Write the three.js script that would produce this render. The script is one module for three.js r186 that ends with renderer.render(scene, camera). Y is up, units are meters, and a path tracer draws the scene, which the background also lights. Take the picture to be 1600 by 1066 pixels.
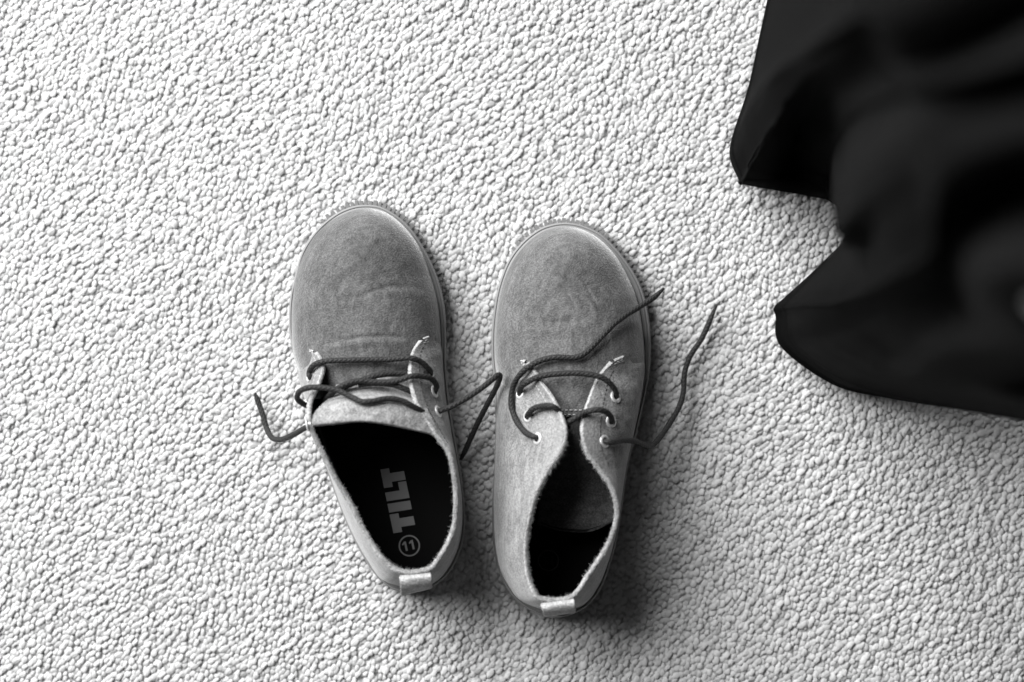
import * as THREE from 'three';
import { mergeGeometries } from 'three/addons/utils/BufferGeometryUtils.js';
import { RectAreaLightUniformsLib } from 'three/addons/lights/RectAreaLightUniformsLib.js';

// ---------------------------------------------------------------- camera, light, exposure
const V3 = THREE.Vector3;
const D = 0.9;                 // height of the lens above the carpet, metres
const DEBUG = false;
const S = 0.33e-3;             // metres of carpet per photograph pixel
const scene = new THREE.Scene();
const camera = new THREE.PerspectiveCamera(2 * Math.atan(533 * S / D) * 180 / Math.PI, 1024 / 682, 0.02, 20);
camera.position.set(0, D, 0);
camera.up.set(0, 0, -1);
camera.lookAt(0, 0, 0);
camera.focus = D - 0.03;
camera.userData.fStop = 2.8;
scene.add(camera);

const renderer = new THREE.WebGLRenderer({ antialias: true });
renderer.setSize(1024, 682);
renderer.toneMapping = THREE.LinearToneMapping;
renderer.toneMappingExposure = 1.0;
renderer.shadowMap.enabled = true;

RectAreaLightUniformsLib.init();
const key = new THREE.RectAreaLight(0xffffff, 11.3, 1.5, 1.5);    // the window, up and to the left of the shoes
key.position.set(-1.0, 0.98, -0.97);
key.lookAt(0, 0, 0);
scene.add(key);
scene.background = new THREE.Color(0.03, 0.03, 0.03);           // dim room

// ---------------------------------------------------------------- random, noise, textures
function rng(seed) { let a = seed >>> 0; return () => { a = (a + 0x6D2B79F5) | 0; let t = Math.imul(a ^ (a >>> 15), 1 | a); t = (t + Math.imul(t ^ (t >>> 7), 61 | t)) ^ t; return ((t ^ (t >>> 14)) >>> 0) / 4294967296; }; }
const lerp = (a, b, t) => a + (b - a) * t;
const sstep = (a, b, x) => { const t = Math.min(1, Math.max(0, (x - a) / (b - a))); return t * t * (3 - 2 * t); };
function lattice(n, seed) { const r = rng(seed), a = new Float32Array(n * n); for (let i = 0; i < n * n; i++) a[i] = r(); return a; }
function tileNoise(n, seed) {           // periodic value noise on [0,1)^2, n cells a side
  const a = lattice(n, seed);
  return (x, y) => {
    x *= n; y *= n; const i = Math.floor(x), j = Math.floor(y); let u = x - i, v = y - j;
    u = u * u * (3 - 2 * u); v = v * v * (3 - 2 * v);
    const g = (p, q) => a[((q % n) + n) % n * n + ((p % n) + n) % n];
    return (g(i, j) * (1 - u) + g(i + 1, j) * u) * (1 - v) + (g(i, j + 1) * (1 - u) + g(i + 1, j + 1) * u) * v;
  };
}
function dataTex(n, f, repeat, srgb) {
  const d = new Uint8Array(n * n * 4);
  for (let j = 0; j < n; j++) for (let i = 0; i < n; i++) {
    const c = Math.max(0, Math.min(255, Math.round(255 * f(i / n, j / n)))), k = (j * n + i) * 4;
    d[k] = d[k + 1] = d[k + 2] = c; d[k + 3] = 255;
  }
  const t = new THREE.DataTexture(d, n, n); t.wrapS = t.wrapT = THREE.RepeatWrapping;
  t.magFilter = THREE.LinearFilter; t.minFilter = THREE.LinearFilter; t.repeat.set(repeat, repeat);
  if (srgb) t.colorSpace = THREE.SRGBColorSpace;
  t.needsUpdate = true; return t;
}
const sn = [tileNoise(9, 1), tileNoise(23, 2), tileNoise(61, 3), tileNoise(170, 4), tileNoise(330, 5)];
const st0 = tileNoise(90, 8), streak = (x, y) => { let a = 0; for (let k = 0; k < 9; k++) a += st0(x + k / 180, y); return .5 + (a / 9 - .5) * 2.2; };   // brushed nap
const mk = tileNoise(44, 9), marks = (x, y) => { let a = 0; for (let k = 0; k < 7; k++) a += mk(x + k / 66, y); return sstep(.52, .62, a / 7) - sstep(.48, .38, a / 7); };   // rubbed and pressed patches along the shoe
const suedeCol = dataTex(1024, (x, y) => {
  const blot = sn[0](x, y) * .6 + sn[1](x, y) * .32 + sn[2](x, y) * .08;
  const grain = sn[3](x, y) * .55 + sn[4](x, y) * .45;
  return .74 + (blot - .5) * .17 + marks(x, y) * .035 + (grain - .5) * .42 + (streak(x, y) - .5) * .07;
}, 1 / 0.09, true);
const suedeBump = dataTex(1024, (x, y) => sn[3](x, y) * .5 + sn[4](x, y) * .3 + sn[2](x, y) * .2, 1 / 0.09);
const clothBump = dataTex(512, (x, y) => {             // twill weave
  const a = Math.sin((x * 64 + y * 64) * Math.PI * 2), b = Math.sin((x * 64 - y * 32) * Math.PI * 2);
  return .5 + .3 * a + .12 * b;
}, 1 / 0.04);
const braidBump = dataTex(256, (x, y) => {             // braided cord: two crossing helices
  const a = Math.sin((x * 5 + y * 5) * Math.PI * 2), b = Math.sin((x * 5 - y * 5) * Math.PI * 2);
  return .5 + .25 * a + .25 * b;
}, 1);
const braidCol = dataTex(256, (x, y) => {
  const a = Math.sin((x * 5 + y * 5) * Math.PI * 2) * Math.sin((x * 5 - y * 5) * Math.PI * 2);
  return .74 + .14 * a;
}, 1, true);

const suede = (g, sheen = .5) => new THREE.MeshPhysicalMaterial({ color: new THREE.Color(g, g, g), map: suedeCol, bumpMap: suedeBump, bumpScale: .0003, roughness: 1, sheen, sheenRoughness: .75, sheenColor: new THREE.Color(1, 1, 1), specularIntensity: .25 });
const plain = (g, rough = .9, extra = {}) => new THREE.MeshPhysicalMaterial({ color: new THREE.Color(g, g, g), roughness: rough, specularIntensity: .4, ...extra });
const M = {
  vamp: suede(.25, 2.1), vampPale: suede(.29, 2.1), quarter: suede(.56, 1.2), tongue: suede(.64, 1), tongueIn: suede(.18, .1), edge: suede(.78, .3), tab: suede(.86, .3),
  lining: plain(.012, 1, { specularIntensity: 0 }),
  rubber: plain(.3, .75), outsole: plain(.2, .8), lug: plain(.22, .8),
  lace: plain(.065, .55, { map: braidCol, bumpMap: braidBump, bumpScale: .0003, sheen: .3, sheenRoughness: .5 }),
  metal: new THREE.MeshPhysicalMaterial({ color: new THREE.Color(.85, .85, .85), metalness: .5, roughness: .45 }),
  thread: plain(.55, .9), threadDark: plain(.09, .9), fibre: plain(.6, 1),
  cloth: new THREE.MeshPhysicalMaterial({ color: new THREE.Color(.005, .005, .005), roughness: .9, bumpMap: clothBump, bumpScale: .0002, sheen: .08, sheenRoughness: .4, sheenColor: new THREE.Color(.6, .6, .6), specularIntensity: .05 }),
  pile: plain(.7, 1, { specularIntensity: .1, bumpMap: suedeBump, bumpScale: .0004 }), backing: plain(.55, 1, { specularIntensity: .1 }),
};

// ---------------------------------------------------------------- geometry helpers
const P = (px, py, h = 0) => { const k = (D - h * 1e-3) / D; return new V3((px - 800) * S * k, h * 1e-3, (py - 533) * S * k); };   // place on the carpet grid at height h mm
function cr(list, t) {          // Catmull-Rom through rows of numbers, t in 0..1
  const n = list.length - 1, x = Math.min(Math.max(t, 0), 1) * n, i = Math.min(Math.floor(x), n - 1), u = x - i;
  const a = list[Math.max(i - 1, 0)], b = list[i], c = list[i + 1], d = list[Math.min(i + 2, n)];
  return b.map((_, k) => .5 * (2 * b[k] + (c[k] - a[k]) * u + (2 * a[k] - 5 * b[k] + 4 * c[k] - d[k]) * u * u + (3 * b[k] - a[k] - 3 * c[k] + d[k]) * u * u * u));
}
function crLoop(list, t) {
  const n = list.length, x = (((t % 1) + 1) % 1) * n, i = Math.floor(x), u = x - i, q = (k) => list[((k % n) + n) % n];
  const a = q(i - 1), b = q(i), c = q(i + 1), d = q(i + 2);
  return b.map((_, k) => .5 * (2 * b[k] + (c[k] - a[k]) * u + (2 * a[k] - 5 * b[k] + 4 * c[k] - d[k]) * u * u + (3 * b[k] - a[k] - 3 * c[k] + d[k]) * u * u * u));
}
function sample(f, nu, nv) {    // f(u, v) -> [px, py, h]; rows of points and their raw values
  const pts = [], raw = [];
  for (let i = 0; i <= nu; i++) { const r = [], q = []; for (let j = 0; j <= nv; j++) { const c = f(i / nu, j / nv); q.push(c); r.push(P(c[0], c[1], c[2])); } pts.push(r); raw.push(q); }
  return { pts, raw, nu, nv };
}
function normals(g, up) {       // unit normals of a grid, turned towards up(point)
  const out = []; let vote = 0;
  for (let i = 0; i <= g.nu; i++) {
    const r = [];
    for (let j = 0; j <= g.nv; j++) {
      const a = g.pts[Math.min(i + 1, g.nu)][j].clone().sub(g.pts[Math.max(i - 1, 0)][j]);
      const b = g.pts[i][Math.min(j + 1, g.nv)].clone().sub(g.pts[i][Math.max(j - 1, 0)]);
      const n = a.cross(b); if (n.lengthSq() < 1e-18) n.set(0, 1, 0); n.normalize();
      vote += Math.sign(n.dot(up(g.pts[i][j])));
      r.push(n);
    }
    out.push(r);
  }
  if (vote < 0) for (const r of out) for (const n of r) if (n.y !== 1) n.negate();
  return out;
}
function gridGeo(pts, skip) {
  const nu = pts.length - 1, nv = pts[0].length - 1, pos = [], uv = [], idx = [];
  const ul = [0], mid = Math.floor(nv / 2);
  for (let i = 1; i <= nu; i++) ul.push(ul[i - 1] + pts[i][mid].distanceTo(pts[i - 1][mid]));
  for (let i = 0; i <= nu; i++) { let l = 0; for (let j = 0; j <= nv; j++) { if (j) l += pts[i][j].distanceTo(pts[i][j - 1]); const p = pts[i][j]; pos.push(p.x, p.y, p.z); uv.push(ul[i], l); } }
  for (let i = 0; i < nu; i++) for (let j = 0; j < nv; j++) {
    if (skip && skip(i, j)) continue;
    const a = i * (nv + 1) + j, b = a + nv + 1; idx.push(a, b, a + 1, b, b + 1, a + 1);
  }
  const g = new THREE.BufferGeometry();
  g.setAttribute('position', new THREE.Float32BufferAttribute(pos, 3)); g.setAttribute('uv', new THREE.Float32BufferAttribute(uv, 2)); g.setIndex(idx);
  g.computeVertexNormals(); return g;
}
const used = {};
function numbered(n) { const k = used[n] = (used[n] ?? -1) + 1; return k ? n + '_' + String(k).padStart(3, '0') : n; }
function mesh(name, geo, mat, parent, label) {
  const m = new THREE.Mesh(geo, mat); m.name = name; m.castShadow = m.receiveShadow = true; parent.add(m);
  if (label) m.userData.label = label; return m;
}
// a sheet of material with thickness: outer face, inner face and rounded cut edges on the chosen borders
function sheet(parent, name, f, nu, nv, th, mats, o = {}) {
  const g = sample(f, nu, nv), up = o.up ?? (() => new V3(0, 1, 0)), n = normals(g, up), rr = rng(nu * 31 + nv);
  const inner = g.pts.map((r, i) => r.map((p, j) => p.clone().addScaledVector(n[i][j], -th)));
  const holes = (o.holes ?? []).map(([px, py]) => {
    let best = 1e9, at = [0, 0];
    for (let i = 0; i <= nu; i++) for (let j = 0; j <= nv; j++) { const c = g.raw[i][j], d = Math.hypot(c[0] - px, c[1] - py) - c[2] * .02; if (d < best) { best = d; at = [i, j]; } }
    return { p: g.pts[at[0]][at[1]], n: n[at[0]][at[1]] };
  });
  const skip = holes.length ? (i, j) => { const c = g.pts[i][j].clone().add(g.pts[i + 1][j + 1]).multiplyScalar(.5); return holes.some((h) => c.distanceTo(h.p) < .0018); } : null;
  const m = mesh(name, gridGeo(g.pts, skip), mats.outer, parent, o.label);
  if (mats.inner) mesh(o.innerName ?? 'lining', gridGeo(inner, skip), mats.inner, m);
  const rims = [];
  const rim = (list) => {       // list of [i, j, neighbour i, neighbour j]
    const rows = list.map(([i, j, a, b]) => {
      const t = g.pts[i][j].clone().sub(g.pts[a][b]).normalize(), c = g.pts[i][j].clone().add(inner[i][j]).multiplyScalar(.5), r = [];
      for (let k = 0; k <= 6; k++) { const w = Math.PI * k / 6, q = 1 + (rr() - .5) * (o.rough ?? .1); r.push(c.clone().addScaledVector(n[i][j], Math.cos(w) * th * .5 * q).addScaledVector(t, Math.sin(w) * th * .45 * q)); }
      return r;
    });
    rims.push(gridGeo(rows));
  };
  const seq = (k) => [...Array(k + 1).keys()];
  for (const e of o.edges ?? []) {
    if (e === 'top') rim(seq(nu).map((i) => [i, nv, i, nv - 2]));
    if (e === 'bottom') rim(seq(nu).map((i) => [i, 0, i, 2]));
    if (e === 'start') rim(seq(nv).filter((j) => j >= nv * (o.startFrom ?? 0)).map((j) => [0, j, 2, j]));
    if (e === 'end') rim(seq(nv).map((j) => [nu, j, nu - 2, j]));
  }
  if (rims.length) mesh(o.edgeName ?? 'cut_edge', mergeGeometries(rims), mats.edge ?? mats.outer, m);
  return { m, g, n, inner, holes };
}
function tube(curve, segs, rad, around, radAt) {
  const fr = curve.computeFrenetFrames(segs, false), rows = [], len = curve.getLength();
  // carry one frame along without twist
  for (let i = 0; i <= segs; i++) {
    const t = i / segs, c = curve.getPointAt(t), r = rad * (radAt ? radAt(t) : 1), row = [];
    for (let k = 0; k <= around; k++) { const a = k / around * Math.PI * 2; row.push(c.clone().addScaledVector(fr.normals[i], Math.cos(a) * r).addScaledVector(fr.binormals[i], Math.sin(a) * r)); }
    rows.push(row);
  }
  const cap = (row, c) => row.map(() => c.clone());
  rows.unshift(cap(rows[0], curve.getPointAt(0))); rows.push(cap(rows[rows.length - 1], curve.getPointAt(1)));
  const g = gridGeo(rows), uv = g.attributes.uv;
  for (let i = 0; i < rows.length; i++) for (let k = 0; k <= around; k++) uv.setXY(i * (around + 1) + k, k / around, i / segs * len / .011);
  return g;
}
class HeightMap {               // highest surface of a shoe over the carpet grid, for laying laces on it
  constructor() { this.m = new Map(); }
  add(raw) { for (const r of raw) for (const [x, y, h] of r) for (let a = -1; a <= 1; a++) for (let b = -1; b <= 1; b++) { const k = (Math.round(x) + a) * 4096 + Math.round(y) + b; if (h > (this.m.get(k) ?? -1)) this.m.set(k, h); } }
  at(x, y) { return this.m.get(Math.round(x) * 4096 + Math.round(y)) ?? 0; }
}

// ---------------------------------------------------------------- carpet
{
  const carpet = mesh('carpet', new THREE.BoxGeometry(1.7, .006, 1.4), M.backing, scene);
  carpet.position.set(0, -.0052, 0);
  carpet.userData = { kind: 'structure', label: 'pale nubbly loop pile carpet under the shoes and the black garment' };
  const variants = 4, W = 1.3, H = 1.06, lists = [[], [], [], []], r = rng(11);
  const ang = -0.98, sx = .0026, sy = .0033, ca = Math.cos(ang), sa = Math.sin(ang), half = 370;
  for (let i = -half; i <= half; i++) for (let j = -half; j <= half; j++) {
    const a = (i + (j & 1) * .5 + (r() - .5) * .55) * sx, b = (j + (r() - .5) * .5) * sy;
    // rows run along the pile direction and wander a little
    const bend = Math.sin(b * 31) * .0015 + Math.sin(a * 23 + 1) * .0012;
    const x = b * ca - (a + bend) * sa, z = b * sa + (a + bend) * ca;
    const q = [r(), r(), r(), r(), r(), r(), r()];
    if (Math.abs(x) > W / 2 || Math.abs(z) > H / 2) continue;
    const wob = Math.sin(x * 47 + 2) * Math.sin(z * 39) * .3;
    lists[Math.floor(q[0] * variants)].push([x, -.0026 + (q[1] - .5) * .0008, z, -(ang + wob + (q[2] - .5) * .85), (q[3] - .5) * .5, (q[4] - .5) * .55, .68 + q[5] * .3, q[6]]);
  }
  for (let v = 0; v < variants; v++) {
    const rv = rng(50 + v), L = .0007 + rv() * .00045, Hh = .0026 + rv() * .0005, skew = (rv() - .5) * .0009, pts = [];
    for (let k = 0; k <= 6; k++) { const t = k / 6 * Math.PI; pts.push(new V3(-Math.cos(t) * L, Math.sin(t) ** .8 * Hh, Math.sin(t * 2 + v) * skew)); }
    const curve = new THREE.CatmullRomCurve3(pts), fr = curve.computeFrenetFrames(16), rows = [];
    for (let i = 0; i <= 16; i++) {
      const t = i / 16, c = curve.getPointAt(t), row = [];
      for (let k = 0; k <= 12; k++) {
        const a = k / 12 * Math.PI * 2, ply = 1 + .17 * Math.cos(2 * a + t * 11 + v) + .05 * Math.cos(5 * a - t * 17);
        const rad = .00155 * ply * (.9 + .2 * Math.sin(t * Math.PI));
        row.push(c.clone().addScaledVector(fr.normals[i], Math.cos(a) * rad).addScaledVector(fr.binormals[i], Math.sin(a) * rad));
      }
      rows.push(row);
    }
    const im = new THREE.InstancedMesh(gridGeo(rows), M.pile, lists[v].length), o = new THREE.Object3D(), col = new THREE.Color();
    lists[v].forEach(([x, y, z, ry, rx, rz, s, c], i) => {
      o.position.set(x, y + .0052, z); o.rotation.set(rx, ry, rz, 'YXZ'); o.scale.set(s * (.85 + .4 * c), s * .56, s); o.updateMatrix(); im.setMatrixAt(i, o.matrix);
      const g = .86 + .14 * ((c * 7.13) % 1); im.setColorAt(i, col.setRGB(g, g, g));
    });
    im.name = 'loop_pile'; im.userData.kind = 'stuff'; im.castShadow = im.receiveShadow = true; carpet.add(im);
  }
}

// ---------------------------------------------------------------- shoes
function eyelet(parent, h) {
  const prof = [[.00155, -.0016], [.0015, 0], [.0017, .0006], [.0021, .00075], [.0029, .0005], [.0032, .00005], [.0029, -.0002]].map(([a, b]) => new THREE.Vector2(a, b));
  const e = mesh('eyelet', new THREE.LatheGeometry(prof, 28), M.metal, parent);
  e.position.copy(h.p); e.quaternion.setFromUnitVectors(new V3(0, 1, 0), h.n); return e;
}
function makeShoe(d) {
  const shoe = new THREE.Group(); shoe.name = numbered('suede_shoe'); scene.add(shoe);
  shoe.userData = { label: d.label, category: 'shoe', group: 'pair of suede shoes on the carpet' };
  const hm = new HeightMap(), cx = d.centre[0], cy = d.centre[1], r = rng(d.seed);
  const base = P(cx, cy, 12), away = (p) => new V3(p.x - base.x, .05, (p.z - base.z) * .6);
  const put = (px, py, h) => P(px, py, h);
  // sole: rings of a profile round the outline
  const oval = (t, off) => {
    const a = crLoop(d.sole, t), b = crLoop(d.sole, t + .002), c = crLoop(d.sole, t - .002);
    let nx = b[1] - c[1], ny = -(b[0] - c[0]); const l = Math.hypot(nx, ny); nx /= l; ny /= l;
    if (nx * (a[0] - cx) + ny * (a[1] - cy) < 0) { nx = -nx; ny = -ny; }
    return [a[0] + nx * off, a[1] + ny * off, nx, ny];
  };
  const ring = (prof, n = 260) => { const rows = []; for (let i = 0; i <= n; i++) rows.push(prof.map(([off, h]) => { const q = oval(i / n, off); return put(q[0], q[1], h); })); return gridGeo(rows); };
  const cap = (off, h) => { const s = []; for (let i = 0; i < 160; i++) { const q = oval(i / 160, off), w = put(q[0], q[1], h); s.push(new THREE.Vector2(w.x, w.z)); } const g = new THREE.ShapeGeometry(new THREE.Shape(s)); const p = g.attributes.position; for (let i = 0; i < p.count; i++) p.setXYZ(i, p.getX(i), h * 1e-3, p.getY(i)); g.computeVertexNormals(); return g; };
  const outsole = mesh('outsole', mergeGeometries([ring([[-6, 0], [-1.5, .3], [-.6, 1.5], [-.6, 7.2], [-1.6, 7.9], [-9, 7.9]]), cap(-6, 0)].map((g) => g.toNonIndexed())), M.outsole, shoe);
  mesh('midsole', ring([[-9, 7.8], [-1.4, 8], [-.2, 8.8], [0, 11], [-.1, 13.2], [-.9, 14.2], [-2.2, 14.6], [-3.3, 14.4], [-3.7, 14], [-4.2, 14], [-4.9, 14.7], [-6.6, 15.2], [-8.4, 15], [-12, 14.6]], 320), M.rubber, shoe);
  // lugs of the tread standing out round the toe
  const lugGeo = [0, 1, 2].map((k) => { const b = new THREE.BoxGeometry(.0019 + k * .0003, .0052, .0042, 1, 1, 1); const p = b.attributes.position; for (let i = 0; i < p.count; i++) if (p.getZ(i) > 0) p.setX(i, p.getX(i) * .72); b.computeVertexNormals(); return b; });
  const [l0, l1, ln] = d.lugs;
  for (let k = 0; k < ln; k++) {
    const q = oval(lerp(l0, l1, k / (ln - 1)), -1 + (k % 2) * 1.3 + r()), w = put(q[0], q[1], 3.6);
    const m = mesh('tread_lug', lugGeo[k % 3], M.lug, outsole); m.position.copy(w); m.rotation.y = Math.atan2(q[2], q[3]);
  }
  // insole with its print
  const cv = document.createElement('canvas'); cv.width = 1024; cv.height = 1024;
  const c2 = cv.getContext('2d'), ks = 1024 / 300, ix = cx - 150, iy = d.insoleTop;
  c2.fillStyle = '#131313'; c2.fillRect(0, 0, 1024, 1024);
  { const rr = rng(3); for (let i = 0; i < 5000; i++) { const g = 14 + Math.floor(rr() * 10); c2.fillStyle = `rgb(${g},${g},${g})`; c2.fillRect(rr() * 1024, rr() * 1024, 2, 2); } }
  c2.setTransform(ks, 0, 0, ks, -ix * ks, -iy * ks);
  d.print(c2);
  const tex = new THREE.CanvasTexture(cv); tex.colorSpace = THREE.SRGBColorSpace; tex.flipY = false;
  const ig = cap(-16, 17.5), ip = ig.attributes.position, iuv = [];
  for (let i = 0; i < ip.count; i++) { const k = (D - .0175) / D; iuv.push((ip.getX(i) / S / k + 800 - ix) / 300, (ip.getZ(i) / S / k + 533 - iy) / 300); }
  ig.setAttribute('uv', new THREE.Float32BufferAttribute(iuv, 2));
  tex.wrapS = tex.wrapT = THREE.ClampToEdgeWrapping;
  mesh('insole', ig, new THREE.MeshPhysicalMaterial({ map: tex, roughness: 1, specularIntensity: 0 }), shoe, d.insoleLabel);
  // vamp: outline swept up to a ridge
  const vampRows = d.vamp.map((c, i) => { const m = d.vamp[Math.min(i, d.vamp.length - 1 - i)]; return [c[0], c[1], m[2], m[3], m[4]]; });
  const vampF = (u, v) => {
    const c = cr(vampRows, u), w = v * Math.PI / 2, g = 1 - Math.cos(w) ** .92, k = Math.sin(w) ** .86;
    let x = lerp(c[0], c[2], g), y = lerp(c[1], c[3], g), h = 14.6 + (c[4] - 14.6) * k;
    for (const [pts, depth, wide] of d.creases) {       // bent leather: a fold line with a soft roll on each side
      const n = pts.length - 1;
      if (x < pts[0][0] || x > pts[n][0]) continue;
      let i = 0; while (i < n - 1 && x > pts[i + 1][0]) i++;
      const t = (x - pts[i][0]) / (pts[i + 1][0] - pts[i][0]), yc = lerp(pts[i][1], pts[i + 1][1], t) , e = (y - yc) / wide, f = Math.sin(Math.PI * Math.min(1, Math.max(0, (x - pts[0][0]) / (pts[n][0] - pts[0][0])))) ** .6;
      h += f * depth * (-Math.exp(-e * e * 3) + .8 * Math.exp(-((e - 1.3) ** 2)));
    }
    return [x, y, h + (sn[1](x / 260, y / 260) - .5) * .45 * k];
  };
  const vamp = sheet(shoe, 'vamp', vampF, 320, 110, 1.6e-3, { outer: d.vampMat, inner: M.lining }, { up: away });
  const vm = new HeightMap(); vm.add(vamp.g.raw); hm.add(vamp.g.raw);
  // quarters: loft from the welt to the collar, kept proud of the vamp below
  const eyelets = [];
  for (const q of d.quarters) {
    const rows = q.top.map((t, i) => [...t, ...q.bottom[i], q.bulge[i] ?? q.bulge[q.bulge.length - 1]]);
    const f = (u, v) => {
      const c = cr(rows, u), w = v ** c[5], roll = q.roll ? q.roll(u, v) : 0;
      let x = lerp(c[3], c[0], w), y = lerp(c[4], c[1], w), k = Math.sin(v * Math.PI) * sstep(.04, .16, u);
      let h = lerp(14.4, c[2], v) + roll + (sn[0](x / 300 + .3, y / 300) - .5) * 3.2 * k + (sn[1](x / 240, y / 240) - .5) * 1.2 * k;
      // the side grows out of the vamp: its front end tucks under it low down, and only the flap's tip stands free
      const free = sstep(.5, .85, v), tuck = sstep(.1, 0, u) * (1 - free), vh = vm.at(x, y);
      if (DEBUG && v === 1 && u < .3) console.log(d.seed, [x, y, h, vh].map((q) => q.toFixed(1)).join(' '));
      return [lerp(x, cx, tuck * .045), y, h - tuck * 1.6];
    };
    const s = sheet(shoe, 'quarter', f, 300, 64, 2.4e-3, { outer: M.quarter, inner: M.lining, edge: M.edge }, { up: away, edges: ['top', 'start'], startFrom: .85, holes: q.eyelets, rough: .35 });
    hm.add(s.g.raw);
    for (const h of s.holes) { eyelets.push(h); eyelet(s.m, h); }
    // loose fibres on the cut edge of the collar
    const fg = new THREE.ConeGeometry(.00011, .0016, 3); fg.translate(0, .0008, 0);
    const N = 1100, im = new THREE.InstancedMesh(fg, M.fibre, N), o = new THREE.Object3D(), yv = new V3(0, 1, 0);
    for (let k = 0; k < N; k++) {
      const i = Math.floor(lerp(q.fuzz[0], 1, r()) * 300), e = s.g.pts[i][64], inn = s.inner[i][64], t = e.clone().sub(s.g.pts[i][60]).normalize();
      o.position.copy(e).lerp(inn, r() * 1.0).addScaledVector(t, .0007);
      const dir = t.clone().multiplyScalar(.6).addScaledVector(s.n[i][64], -1.2 * r() + .25).add(new V3(r() - .5, r() - .4, r() - .5)).normalize();
      o.quaternion.setFromUnitVectors(yv, dir); o.scale.set(1, .4 + r() * .9, 1); o.updateMatrix(); im.setMatrixAt(k, o.matrix);
    }
    im.name = 'edge_fibres'; im.userData.kind = 'stuff'; s.m.add(im);
    // a row of stitches along the edge of the flap, and a double row down its front
    const st = [], cap3 = new THREE.CapsuleGeometry(.00022, .0011, 2, 6);
    const stitch = (i, j, i2, j2) => { const a = s.g.pts[i][j], b = s.g.pts[i2][j2], g = cap3.clone(), dir = b.clone().sub(a).normalize(); g.applyQuaternion(new THREE.Quaternion().setFromUnitVectors(yv, dir)); const c = a.clone().addScaledVector(s.n[i][j], .00012); g.translate(c.x, c.y, c.z); st.push(g); };
    const [s0, s1, sj] = q.stitch; let acc = 0;
    for (let i = Math.floor(s0 * 300); i < s1 * 300; i++) { acc += s.g.pts[i][sj].distanceTo(s.g.pts[i + 1][sj]); if (acc > .0021) { acc = 0; stitch(i, sj, i + 1, sj); } }
    mesh('stitching', mergeGeometries(st), q.threadDark ? M.threadDark : M.thread, s.m).userData.kind = 'stuff';
    const st2 = [...st]; st.length = 0; acc = 0;
    for (const i of [5, 9]) for (let j = 54; j < 62; j++) { acc += s.g.pts[i][j].distanceTo(s.g.pts[i][j + 1]); if (acc > .0022) { acc = 0; stitch(i, j, i, j + 1); } }
    if (st.length) mesh('stitching', mergeGeometries(st), M.thread, s.m).userData.kind = 'stuff';
  }
  // tongue
  const tg = d.tongue, tf = (u, v) => cr(tg.rows.map((row) => cr(row, u)), v);
  const ts = sheet(shoe, 'tongue', (u, v) => { const c = tf(u, v); c[2] += (sn[1](c[0] / 200, c[1] / 200) - .5) * .5; return c; }, 120, 110, 2e-3, { outer: tg.mat, inner: M.lining, edge: tg.edge }, { edges: ['top', 'start', 'end'], rough: .4 });
  if (tg.onTop) hm.add(ts.g.raw);
  if (tg.seam) {
    const st = [], g0 = new THREE.CapsuleGeometry(.0003, .0008, 2, 6); g0.rotateZ(Math.PI / 2);
    for (const [a, b, n, h] of tg.seam) for (let k = 0; k < n; k++) { const w = put(lerp(a[0], b[0], k / (n - 1)), lerp(a[1], b[1], k / (n - 1)), vm.at(Math.round(lerp(a[0], b[0], k / (n - 1))), Math.round(lerp(a[1], b[1], k / (n - 1)))) + h); const g = g0.clone(); g.translate(w.x, w.y, w.z); st.push(g); }
    mesh('stitching', mergeGeometries(st), M.thread, vamp.m).userData.kind = 'stuff';
  }
  // heel tab
  const tabF = (u, v) => cr(d.tab.map(([a, b]) => [lerp(a[0], b[0], u), lerp(a[1], b[1], u), lerp(a[2], b[2], u)]), v);
  sheet(shoe, 'heel_tab', tabF, 24, 40, 1.1e-3, { outer: M.tab, inner: M.tab }, { up: away, edges: ['start', 'end', 'top'], innerName: 'tab_underside' });
  // laces
  for (const l of d.laces) {
    const pts = l.pts.map(([x, y, h, rel]) => P(x, y, rel ? hm.at(x, y) + h : h));
    const curve = new THREE.CatmullRomCurve3(pts, false, 'centripetal');
    mesh('lace', tube(curve, Math.max(40, l.pts.length * 16), 1.42e-3, 12, (t) => (l.tip === 1 ? lerp(.5, 1, sstep(1, .95, t)) : l.tip === -1 ? lerp(.5, 1, sstep(0, .05, t)) : 1) * (1 + .03 * Math.sin(t * 90))), M.lace, shoe);
  }
  if (DEBUG) for (const q of d.quarters) console.log(d.seed, JSON.stringify(q.eyelets.map(([x, y]) => [x, y, +hm.at(x, y).toFixed(1)])));
  if (DEBUG) for (const l of d.laces) console.log(JSON.stringify(l.pts.map(([x, y, h]) => [x, y, h, +hm.at(x, y).toFixed(1)])));
  return shoe;
}

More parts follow.
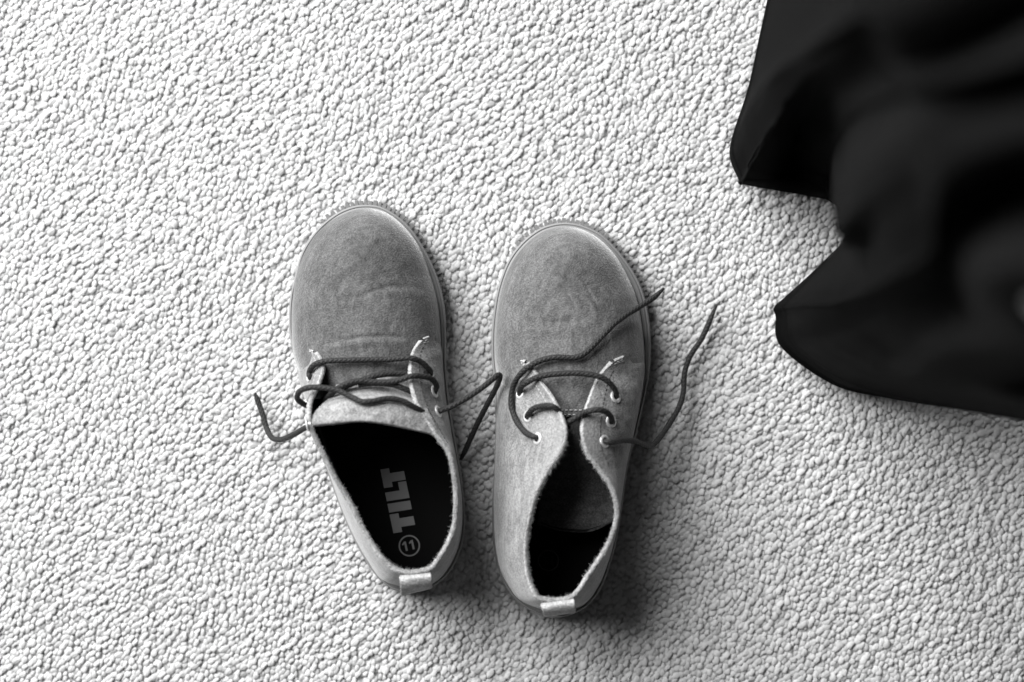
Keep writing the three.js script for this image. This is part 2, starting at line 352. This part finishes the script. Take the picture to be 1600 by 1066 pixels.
makeShoe({
  seed: 21, vampMat: M.vamp, centre: [600, 640], insoleTop: 640,
  label: 'grey suede lace-up shoe with raised tongue and laces drawn straight across, left of the pair',
  insoleLabel: 'black insole printed with four block letters and a circled 11',
  sole: [[451, 500], [453, 465], [459, 437], [471, 395], [493, 361], [520, 337], [546, 324], [570, 320], [595, 323], [619, 336], [643, 358], [664, 390], [679, 421], [690, 453], [696, 490], [697, 526], [697, 568], [700, 610], [706, 655], [714, 700], [721, 745], [726, 790], [726, 830], [719, 862], [704, 892], [680, 915], [650, 926], [620, 924], [595, 908], [573, 880], [551, 840], [533, 798], [516, 752], [498, 700], [483, 652], [470, 605], [460, 562], [453, 530]],
  lugs: [4.5 / 38, 14.5 / 38, 36],
  print(c) {
    c.fillStyle = '#727272'; c.strokeStyle = '#727272';
    const box = (x, y, w, h) => c.fillRect(x, y, w, h);
    c.save(); c.translate(631.5, 831); c.rotate(-Math.PI / 2 - .205);       // reads upward; letters 33 high
    c.transform(1, 0, -.05, 1, 0, 0);
    const T = (x) => { box(x, -17, 30, 14); box(x + 8, -4, 14, 23); };
    T(0); box(33, -17, 14, 36); box(51, -17, 14, 36); box(51, 6, 27, 13); T(72);
    c.restore();
    c.lineWidth = 2.4; c.beginPath(); c.arc(639.5, 853, 15.6, 0, 7); c.stroke();
    c.save(); c.translate(639.5, 853); c.rotate(-.22);
    for (const x of [-6, 5]) { box(x - 1, -8, 3.2, 15); c.beginPath(); c.moveTo(x - 5, -4.5); c.lineTo(x - 1, -8); c.lineTo(x + .6, -5); c.lineTo(x - 4, -2.4); c.fill(); }
    c.restore();
  },
  vamp: [[488, 625, 571, 615, 49], [470, 590, 571, 585, 49], [459, 557, 571, 557, 48.5], [455.5, 515, 572, 515, 47.5], [457, 470, 573, 480, 46.5], [463, 430, 573, 450, 44.8], [478, 390, 572, 428, 44.8], [501, 358, 571, 414, 44.8], [536, 335, 570, 407, 44.8], [569, 326, 570, 405, 44.8], [602, 332, 571, 407, 44.8], [633, 356, 573, 414, 44.8], [657, 390, 576, 428, 44.8], [672, 430, 577, 450, 44.8], [683, 470, 577, 480, 46.5], [688, 515, 575, 515, 47.5], [688, 560, 573, 557, 48.5], [678, 590, 571, 585, 50], [672, 625, 571, 615, 50]],
  creases: [[[[505, 476], [530, 471], [560, 464], [590, 453], [615, 447], [645, 449], [668, 456]], .5, 7], [[[500, 541], [530, 533], [565, 528], [600, 526], [640, 528]], .8, 6]],
  quarters: [{
    top: [[489, 551, 41], [497, 560, 44], [502, 574, 48], [495, 597, 54], [482, 625, 58], [479, 648, 60], [482, 670, 61], [497, 702, 60], [520, 748, 58], [545, 790, 57], [567, 833, 57], [590, 870, 58], [613, 892, 59], [640, 899, 60]],
    bottom: [[457, 525], [459, 548], [463, 572], [468, 596], [476, 624], [483, 648], [489, 668], [499, 698], [517, 748], [535, 797], [553, 838], [575, 877], [600, 908], [648, 921]],
    bulge: [1.6, 1.6, 1.7, 1.8, 1.6, 1.4, 1.4, 1.6, 2, 2.4, 2.6, 2.6, 2.4, 2.2],
    eyelets: [[484, 588], [478, 634], [480, 664]], fuzz: [.45], stitch: [.06, .5, 57],
  }, {
    top: [[661, 531, 41], [648, 549, 46], [643, 575, 53], [645, 600, 57], [652, 625, 59], [663, 648, 60], [676, 665, 60.5], [690, 684, 60.5], [705, 706, 60], [712, 735, 60], [716, 772, 59], [714, 817, 58], [704, 848, 58], [688, 875, 58], [673, 892, 59], [640, 899, 60]],
    bottom: [[690, 520], [691, 545], [692, 570], [694, 595], [696, 620], [699, 640], [703, 660], [707, 685], [712, 710], [717, 740], [722, 780], [722, 822], [715, 858], [700, 888], [680, 910], [648, 921]],
    bulge: [2.6, 2.7, 2.8, 2.9, 3, 3, 3, 2.6, 2.4, 2.4, 2.4, 2.4, 2.4, 2.4, 2.2, 2.2],
    eyelets: [[672, 583], [679, 612], [685, 643]], fuzz: [.42], stitch: [.04, .5, 58], threadDark: true,
  }],
  tongue: {
    mat: M.tongue, edge: M.edge, onTop: true,
    rows: [
      [[535, 572, 40], [552, 568, 43], [575, 567, 44], [610, 570, 43], [645, 580, 40]],
      [[522, 612, 49], [546, 606, 51.5], [575, 604, 52.5], [615, 607, 51.5], [655, 616, 49]],
      [[503, 632, 57], [530, 625, 61], [570, 622, 63], [620, 628, 62], [668, 642, 58]],
      [[487, 650, 59], [521, 639, 64], [570, 635, 66.5], [620, 642, 65.5], [678, 660, 59]],
      [[480, 664, 60], [520, 659, 66], [567, 656, 69], [612, 662, 68], [684, 679, 60]],
      [[482, 668, 58], [520, 664, 64], [567, 660, 67], [612, 666, 66], [684, 682, 58]]],
  },
  tab: [[[627, 898, 56], [671, 893, 56]], [[625, 901, 61.5], [672, 897, 61.5]], [[626, 908, 63], [673, 903, 63]], [[627, 920, 61], [674, 912, 61]], [[628, 929, 55], [674, 919, 55]], [[629, 931, 46], [674, 920, 46]]],
  laces: [
    { pts: [[489, 595, 37], [484.5, 589, -.5, 1], [483, 583, 3, 1], [490, 571, 4, 1], [506, 565, 5.5, 1], [548, 563, 3, 1], [603, 562, 3.5, 1], [643, 560, 53], [658, 566, 3.2, 1], [669, 576, 3, 1], [673, 583, -.5, 1], [670, 590, -5, 1]] },
    { pts: [[676, 618, -5, 1], [679, 612.5, -.5, 1], [682, 604, 47], [674, 592, 52], [658, 588, 56], [643, 588, 58.5], [616, 596, 58], [585, 597, 58], [560, 595, 58.5], [538, 601, 58], [520, 613, 55], [505, 630, 48]] },
    { pts: [[668, 584, 46], [655, 584, 48], [640, 584, 50], [611, 584, 52.5], [590, 587, 54.5], [575, 591, 55.5], [558, 597, 55.5], [545, 602, 54.5], [530, 609, 52], [512, 620, 47], [498, 632, 42]] },
    { pts: [[560, 601, 55.5], [590, 599, 56], [616, 602, 56], [630, 607, 56], [647, 614, 54], [665, 622, 48]] },
    { pts: [[483, 635, 46], [475, 632, 50], [464.5, 623, 54], [468, 612, 58], [482, 606, 60.5], [503, 606, 62], [527, 610, 63], [548, 620, 65], [566, 628, 2.4, 1], [582, 627, 2.4, 1], [606, 623, 65.5], [627, 626, 64], [643, 634, 62.5], [661, 644, 58], [674, 650, 50]] },
    { pts: [[681, 645, -5, 1], [685, 643, -.3, 1], [690, 641.5, 48.5], [697, 638.5, 48.5], [708, 634, 49], [742, 614, 47], [766, 596, 44], [777, 587, 41], [781, 587, 36], [779, 597, 31], [771, 614, 24], [748, 658, 12], [727, 704, 6], [720, 719, 4.5]], tip: 1 },
    { pts: [[486, 664, 52], [478, 668, 48], [459, 679, 38], [438, 687, 22], [425, 684, 13], [417, 671, 8], [411, 650, 6], [404, 630, 5], [398, 614, 5]], tip: 1 },
  ],
});

makeShoe({
  seed: 22, vampMat: M.vampPale, centre: [885, 660], insoleTop: 680,
  label: 'grey suede shoe gaping open with long loose laces, right one beside the black garment',
  insoleLabel: 'black insole with a faint printed circle',
  sole: [[768, 556], [768, 520], [772, 480], [779, 446], [793, 409], [814, 380], [840, 359], [864, 350], [888, 348], [913, 353], [940, 366], [963, 388], [984, 415], [1000, 443], [1009, 470], [1015, 504], [1017, 543], [1015, 580], [1009, 615], [1001, 650], [994, 680], [986, 707], [980, 735], [976, 765], [971, 800], [964, 842], [954, 880], [940, 918], [920, 945], [897, 959], [868, 966], [842, 961], [814, 945], [793, 922], [779, 892], [772, 859], [769, 821], [769, 785], [771, 750], [773, 710], [774, 670], [773, 630], [771, 592]],
  lugs: [4.6 / 43, 14.5 / 43, 36],
  print(c) {
    c.strokeStyle = '#505050'; c.lineWidth = 2.2; c.beginPath(); c.arc(857, 876, 15.6, 0, 7); c.stroke();
    c.fillStyle = '#2c2c2c'; for (const x of [852, 862]) c.fillRect(x - 1, 869, 2.8, 14);
  },
  vamp: [[812, 660, 895, 650, 51], [788, 615, 895, 610, 50], [775, 576, 894, 564, 49], [773, 525, 892, 518, 47.5], [780, 470, 889, 484, 46], [790, 432, 886, 460, 45], [807, 402, 884, 444, 45], [832, 373, 883, 436, 45], [860, 359, 882, 433, 45], [885, 355, 882, 432, 45], [910, 359, 883, 433, 45], [937, 374, 885, 436, 45], [962, 400, 888, 444, 45], [982, 435, 890, 460, 45], [996, 470, 892, 484, 46], [1005, 525, 894, 518, 47.5], [1006, 578, 895, 564, 49], [990, 615, 895, 610, 50], [966, 660, 895, 650, 51]],
  creases: [[[[800, 500], [840, 505], [880, 503], [925, 498]], .45, 9], [[[905, 430], [915, 445], [928, 470], [940, 486]], .4, 8]],
  quarters: [{
    top: [[820, 568, 45], [834, 583, 48], [846, 602, 54], [866, 631, 61], [878, 659, 66], [881, 680, 68], [874, 702, 69], [858, 727, 68], [842, 755, 66], [831, 782, 64], [823, 815, 62], [818, 850, 60], [819, 885, 59], [825, 912, 59], [839, 937, 60], [868, 942, 60]],
    bottom: [[773, 545], [774, 565], [775, 585], [776, 610], [777, 640], [776, 665], [775, 690], [774, 715], [773, 745], [772, 775], [772, 810], [774, 850], [781, 888], [796, 918], [816, 940], [868, 961]],
    bulge: [1.3, 1.4, 1.5, 1.6, 1.7, 1.7, 1.6, 1.6, 1.7, 1.9, 2, 2.2, 2.2, 2.2, 2.2, 2.2],
    eyelets: [[813, 615], [825, 652], [840, 686]], fuzz: [.36], stitch: [.04, .42, 58],
  }, {
    top: [[959, 566, 46.5], [944, 581, 49], [932, 598, 52], [921, 627, 58], [913, 655, 62], [912, 677, 64], [920, 706, 65], [940, 733, 64], [957, 756, 63], [966, 782, 62], [967, 812, 61], [957, 845, 60], [943, 870, 59], [926, 895, 59], [898, 934, 60], [868, 942, 60]],
    bottom: [[1007, 545], [1008, 565], [1007, 585], [1004, 608], [999, 637], [994, 662], [988, 690], [982, 715], [977, 742], [973, 770], [968, 805], [961, 842], [951, 878], [936, 914], [913, 944], [868, 961]],
    bulge: [2.6, 2.7, 2.9, 3.3, 3.7, 3.8, 3.6, 3.2, 2.8, 2.6, 2.4, 2.4, 2.4, 2.4, 2.2, 2.2],
    eyelets: [[962, 620], [954, 659], [946, 689]], fuzz: [.36], stitch: [.06, .46, 58], threadDark: true,
  }],
  tongue: {
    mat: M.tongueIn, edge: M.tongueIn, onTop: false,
    rows: [
      [[868, 630, 43], [885, 630, 46], [905, 630, 46], [930, 634, 43]],
      [[860, 690, 44], [885, 685, 47], [915, 685, 47], [950, 695, 43]],
      [[848, 760, 36], [880, 758, 39], [920, 758, 39], [958, 758, 36]],
      [[842, 815, 28], [878, 824, 30], [922, 825, 31], [957, 812, 32]],
      [[842, 818, 26], [878, 828, 28], [922, 829, 29], [957, 815, 30]]],
    seam: [[[878, 641], [914, 641], 6, .4], [[882, 648], [912, 648], 5, .4]],
  },
  tab: [[[848, 941, 56], [894, 934, 56]], [[846, 944, 61.5], [896, 937, 61.5]], [[848, 951, 63], [897, 945, 63]], [[850, 959, 61], [898, 953, 61]], [[852, 964, 56], [898, 958, 56]], [[853, 964, 46], [898, 958, 46]]],
  laces: [
    { pts: [[842, 689, -5, 1], [839.5, 686, -.5, 1], [835, 683, 2, 1], [828, 680, 2.6, 1], [820, 675, 3, 1], [806, 656, 3.5, 1], [799, 634, 4, 1], [801, 608, 4.5, 1], [813, 585, 4, 1], [837, 567, 3.5, 1], [863, 559, 3, 1], [885, 559, 2.5, 1], [898, 559, 2.5, 1], [913, 553, 2.5, 1], [934, 533, 3, 1], [957, 509, 4, 1], [976, 494, 5, 1], [1002, 478, 36], [1023, 464, 31], [1037, 451, 28]], tip: 1 },
    { pts: [[813, 620, -5, 1], [812, 614, 0, 1], [814, 606, 4.2, 1], [820, 600, 6, 1], [842, 589, 6.5, 1], [877, 584, 6, 1], [911, 584, 7, 1], [940, 590, 6, 1], [955, 601, 5, 1], [962, 612, 3, 1], [963, 619, -1, 1], [961, 627, -6, 1]] },
    { pts: [[823, 657, -5, 1], [824, 651, -.5, 1], [827, 645, 3, 1], [834, 638.5, 4, 1], [846, 635, 4, 1], [863, 635, 3, 1], [874, 643, 62], [882, 658, 58], [887, 668, 52]] },
    { pts: [[876, 675, 55], [884, 665, 60], [893, 657, 63], [903, 651, 63], [915, 644, 62.5], [924, 642, 4.5, 1], [934, 640.5, 6, 1], [944, 642.5, 6.5, 1], [952, 648, 4.8, 1], [956, 655, 2, 1], [955, 660, -1, 1], [952, 668, -6, 1]] },
    { pts: [[940, 688, -5, 1], [945, 689.5, 0, 1], [951, 691, 3.2, 1], [958, 691, 3.5, 1], [968, 689, 3.5, 1], [990, 689, 46], [1006, 695, 37], [1016, 698, 31], [1026, 690, 26], [1045, 664, 17], [1063, 632, 11], [1068, 611, 9], [1070, 582, 7.5], [1079, 556, 7], [1096, 530, 7], [1120, 476, 7]], tip: 1 },
  ],
});

// ---------------------------------------------------------------- black garment hanging into the picture
{
  const g = new THREE.Group(); g.name = 'hanging_garment'; scene.add(g);
  g.userData = { label: 'black cloth garment hanging in folds with a wavy hem just above the carpet', category: 'garment' };
  const cols = [
    [[1216, -70, 40], [1240, -80, 90], [1290, -95, 170], [1380, -140, 280], [1480, -260, 420]],
    [[1190, 50, 30], [1216, 40, 90], [1268, 15, 170], [1370, -40, 290], [1560, -200, 430]],
    [[1170, 140, 20], [1193, 112, 85], [1236, 85, 150], [1350, 20, 280], [1620, -120, 440]],
    [[1142, 232, 12], [1176, 172, 60], [1220, 128, 112], [1340, 60, 250], [1690, -60, 450]],
    [[1157, 286, 8], [1199, 212, 64], [1247, 137, 122], [1345, 85, 250], [1710, -20, 450]],
    [[1228, 299, 8], [1236, 240, 16], [1266, 180, 55], [1365, 115, 230], [1720, 20, 450]],
    [[1293, 310, 8], [1296, 262, 30], [1314, 212, 95], [1390, 155, 250], [1730, 60, 450]],
    [[1345, 348, 8], [1322, 335, 130], [1306, 352, 260], [1400, 245, 340], [1740, 110, 450]],
    [[1290, 408, 8], [1308, 396, 55], [1345, 378, 150], [1425, 320, 290], [1750, 170, 450]],
    [[1211, 481, 8], [1262, 474, 54], [1320, 468, 102], [1440, 410, 260], [1760, 230, 450]],
    [[1222, 542, 8], [1275, 535, 36], [1340, 512, 82], [1460, 450, 230], [1770, 300, 450]],
    [[1303, 600, 10], [1345, 578, 50], [1390, 553, 100], [1490, 490, 240], [1780, 360, 450]],
    [[1390, 621, 28], [1410, 603, 80], [1440, 580, 140], [1520, 520, 270], [1790, 420, 450]],
    [[1527, 643, 105], [1535, 622, 150], [1548, 592, 210], [1600, 545, 310], [1800, 480, 450]],
    [[1660, 668, 160], [1660, 645, 210], [1665, 610, 270], [1700, 570, 340], [1820, 540, 450]]];
  cols.forEach((q, i) => {             // the hem lies out a little before the cloth rises, then climbs to the wearer out of frame
    q[1][2] *= 1.55; q[2][2] = Math.min(q[2][2] * 1.55, Math.max(q[2][2], 270)); q[3][2] = Math.min(q[3][2] * 1.3, 385);   // hangs steeply
    const [a, b] = q, t = i / (cols.length - 1), flat = i > 8 && i < 13 ? .32 : .22;
    q.splice(1, 0, [lerp(a[0], b[0], flat), lerp(a[1], b[1], flat), lerp(a[2], b[2], i > 8 && i < 13 ? .16 : .24)]);
    q.push([lerp(3530, 4212, t), lerp(-2197, 1625, t), 700]);
  });
  const tight = new Set([4, 6, 9]), dense = [];      // crisp folds: neighbours close to the fold line
  const mix = (a, b, t) => a.map((p, k) => p.map((x, m) => lerp(x, b[k][m], t)));
  cols.forEach((q, i) => {
    if (tight.has(i)) dense.push(mix(q, cols[i - 1], i === 9 ? .22 : .12));
    dense.push(q);
    if (tight.has(i)) dense.push(mix(q, cols[i + 1], i === 9 ? .22 : .12));
  });
  cols.length = 0; cols.push(...dense);
  const f = (u, v) => { const c = cr(cr(cols.map((q) => q.flat()), u).reduce((a, x, k) => { (a[Math.floor(k / 3)] ??= []).push(x); return a; }, []), v); c[2] += 20 * Math.sin(Math.PI * 2 * (3.6 * u + .9 * v) + 1) * sstep(.3, .6, v) + (sn[0](u * 1.3, v * .8) - .5) * 26 * sstep(.15, .6, v) + (sn[1](u, v) - .5) * 4 * sstep(0, .3, v); return c; };
  const up = (p) => new V3(-.5, .6, .3);
  const s = sheet(g, 'skirt_panel', f, 420, 150, 1e-3, { outer: M.cloth, inner: M.cloth }, { up, edges: ['bottom'], innerName: 'inner_face', edgeName: 'folded_edge' });
  // turned-up hem: a second layer about 11 mm wide along the edge
  const wide = s.g.pts.map((row) => { let l = 0, j = 0; while (l < .011 && j < 148) { l += row[j + 1].distanceTo(row[j]); j++; } return j / 150; });
  const rows = []; const nv = 8;
  for (let i = 0; i <= 420; i++) {
    const vm = wide[i], r = [];
    for (let k = 0; k <= nv; k++) {
      const jj = vm * k / nv * 150, j0 = Math.floor(jj), p = s.g.pts[i][j0].clone().lerp(s.g.pts[i][j0 + 1], jj - j0);
      r.push(p.addScaledVector(s.n[i][j0], k === nv ? .0001 : .0006));
    }
    rows.push(r);
  }
  mesh('hem', gridGeo(rows), M.cloth, g);
}

renderer.render(scene, camera);
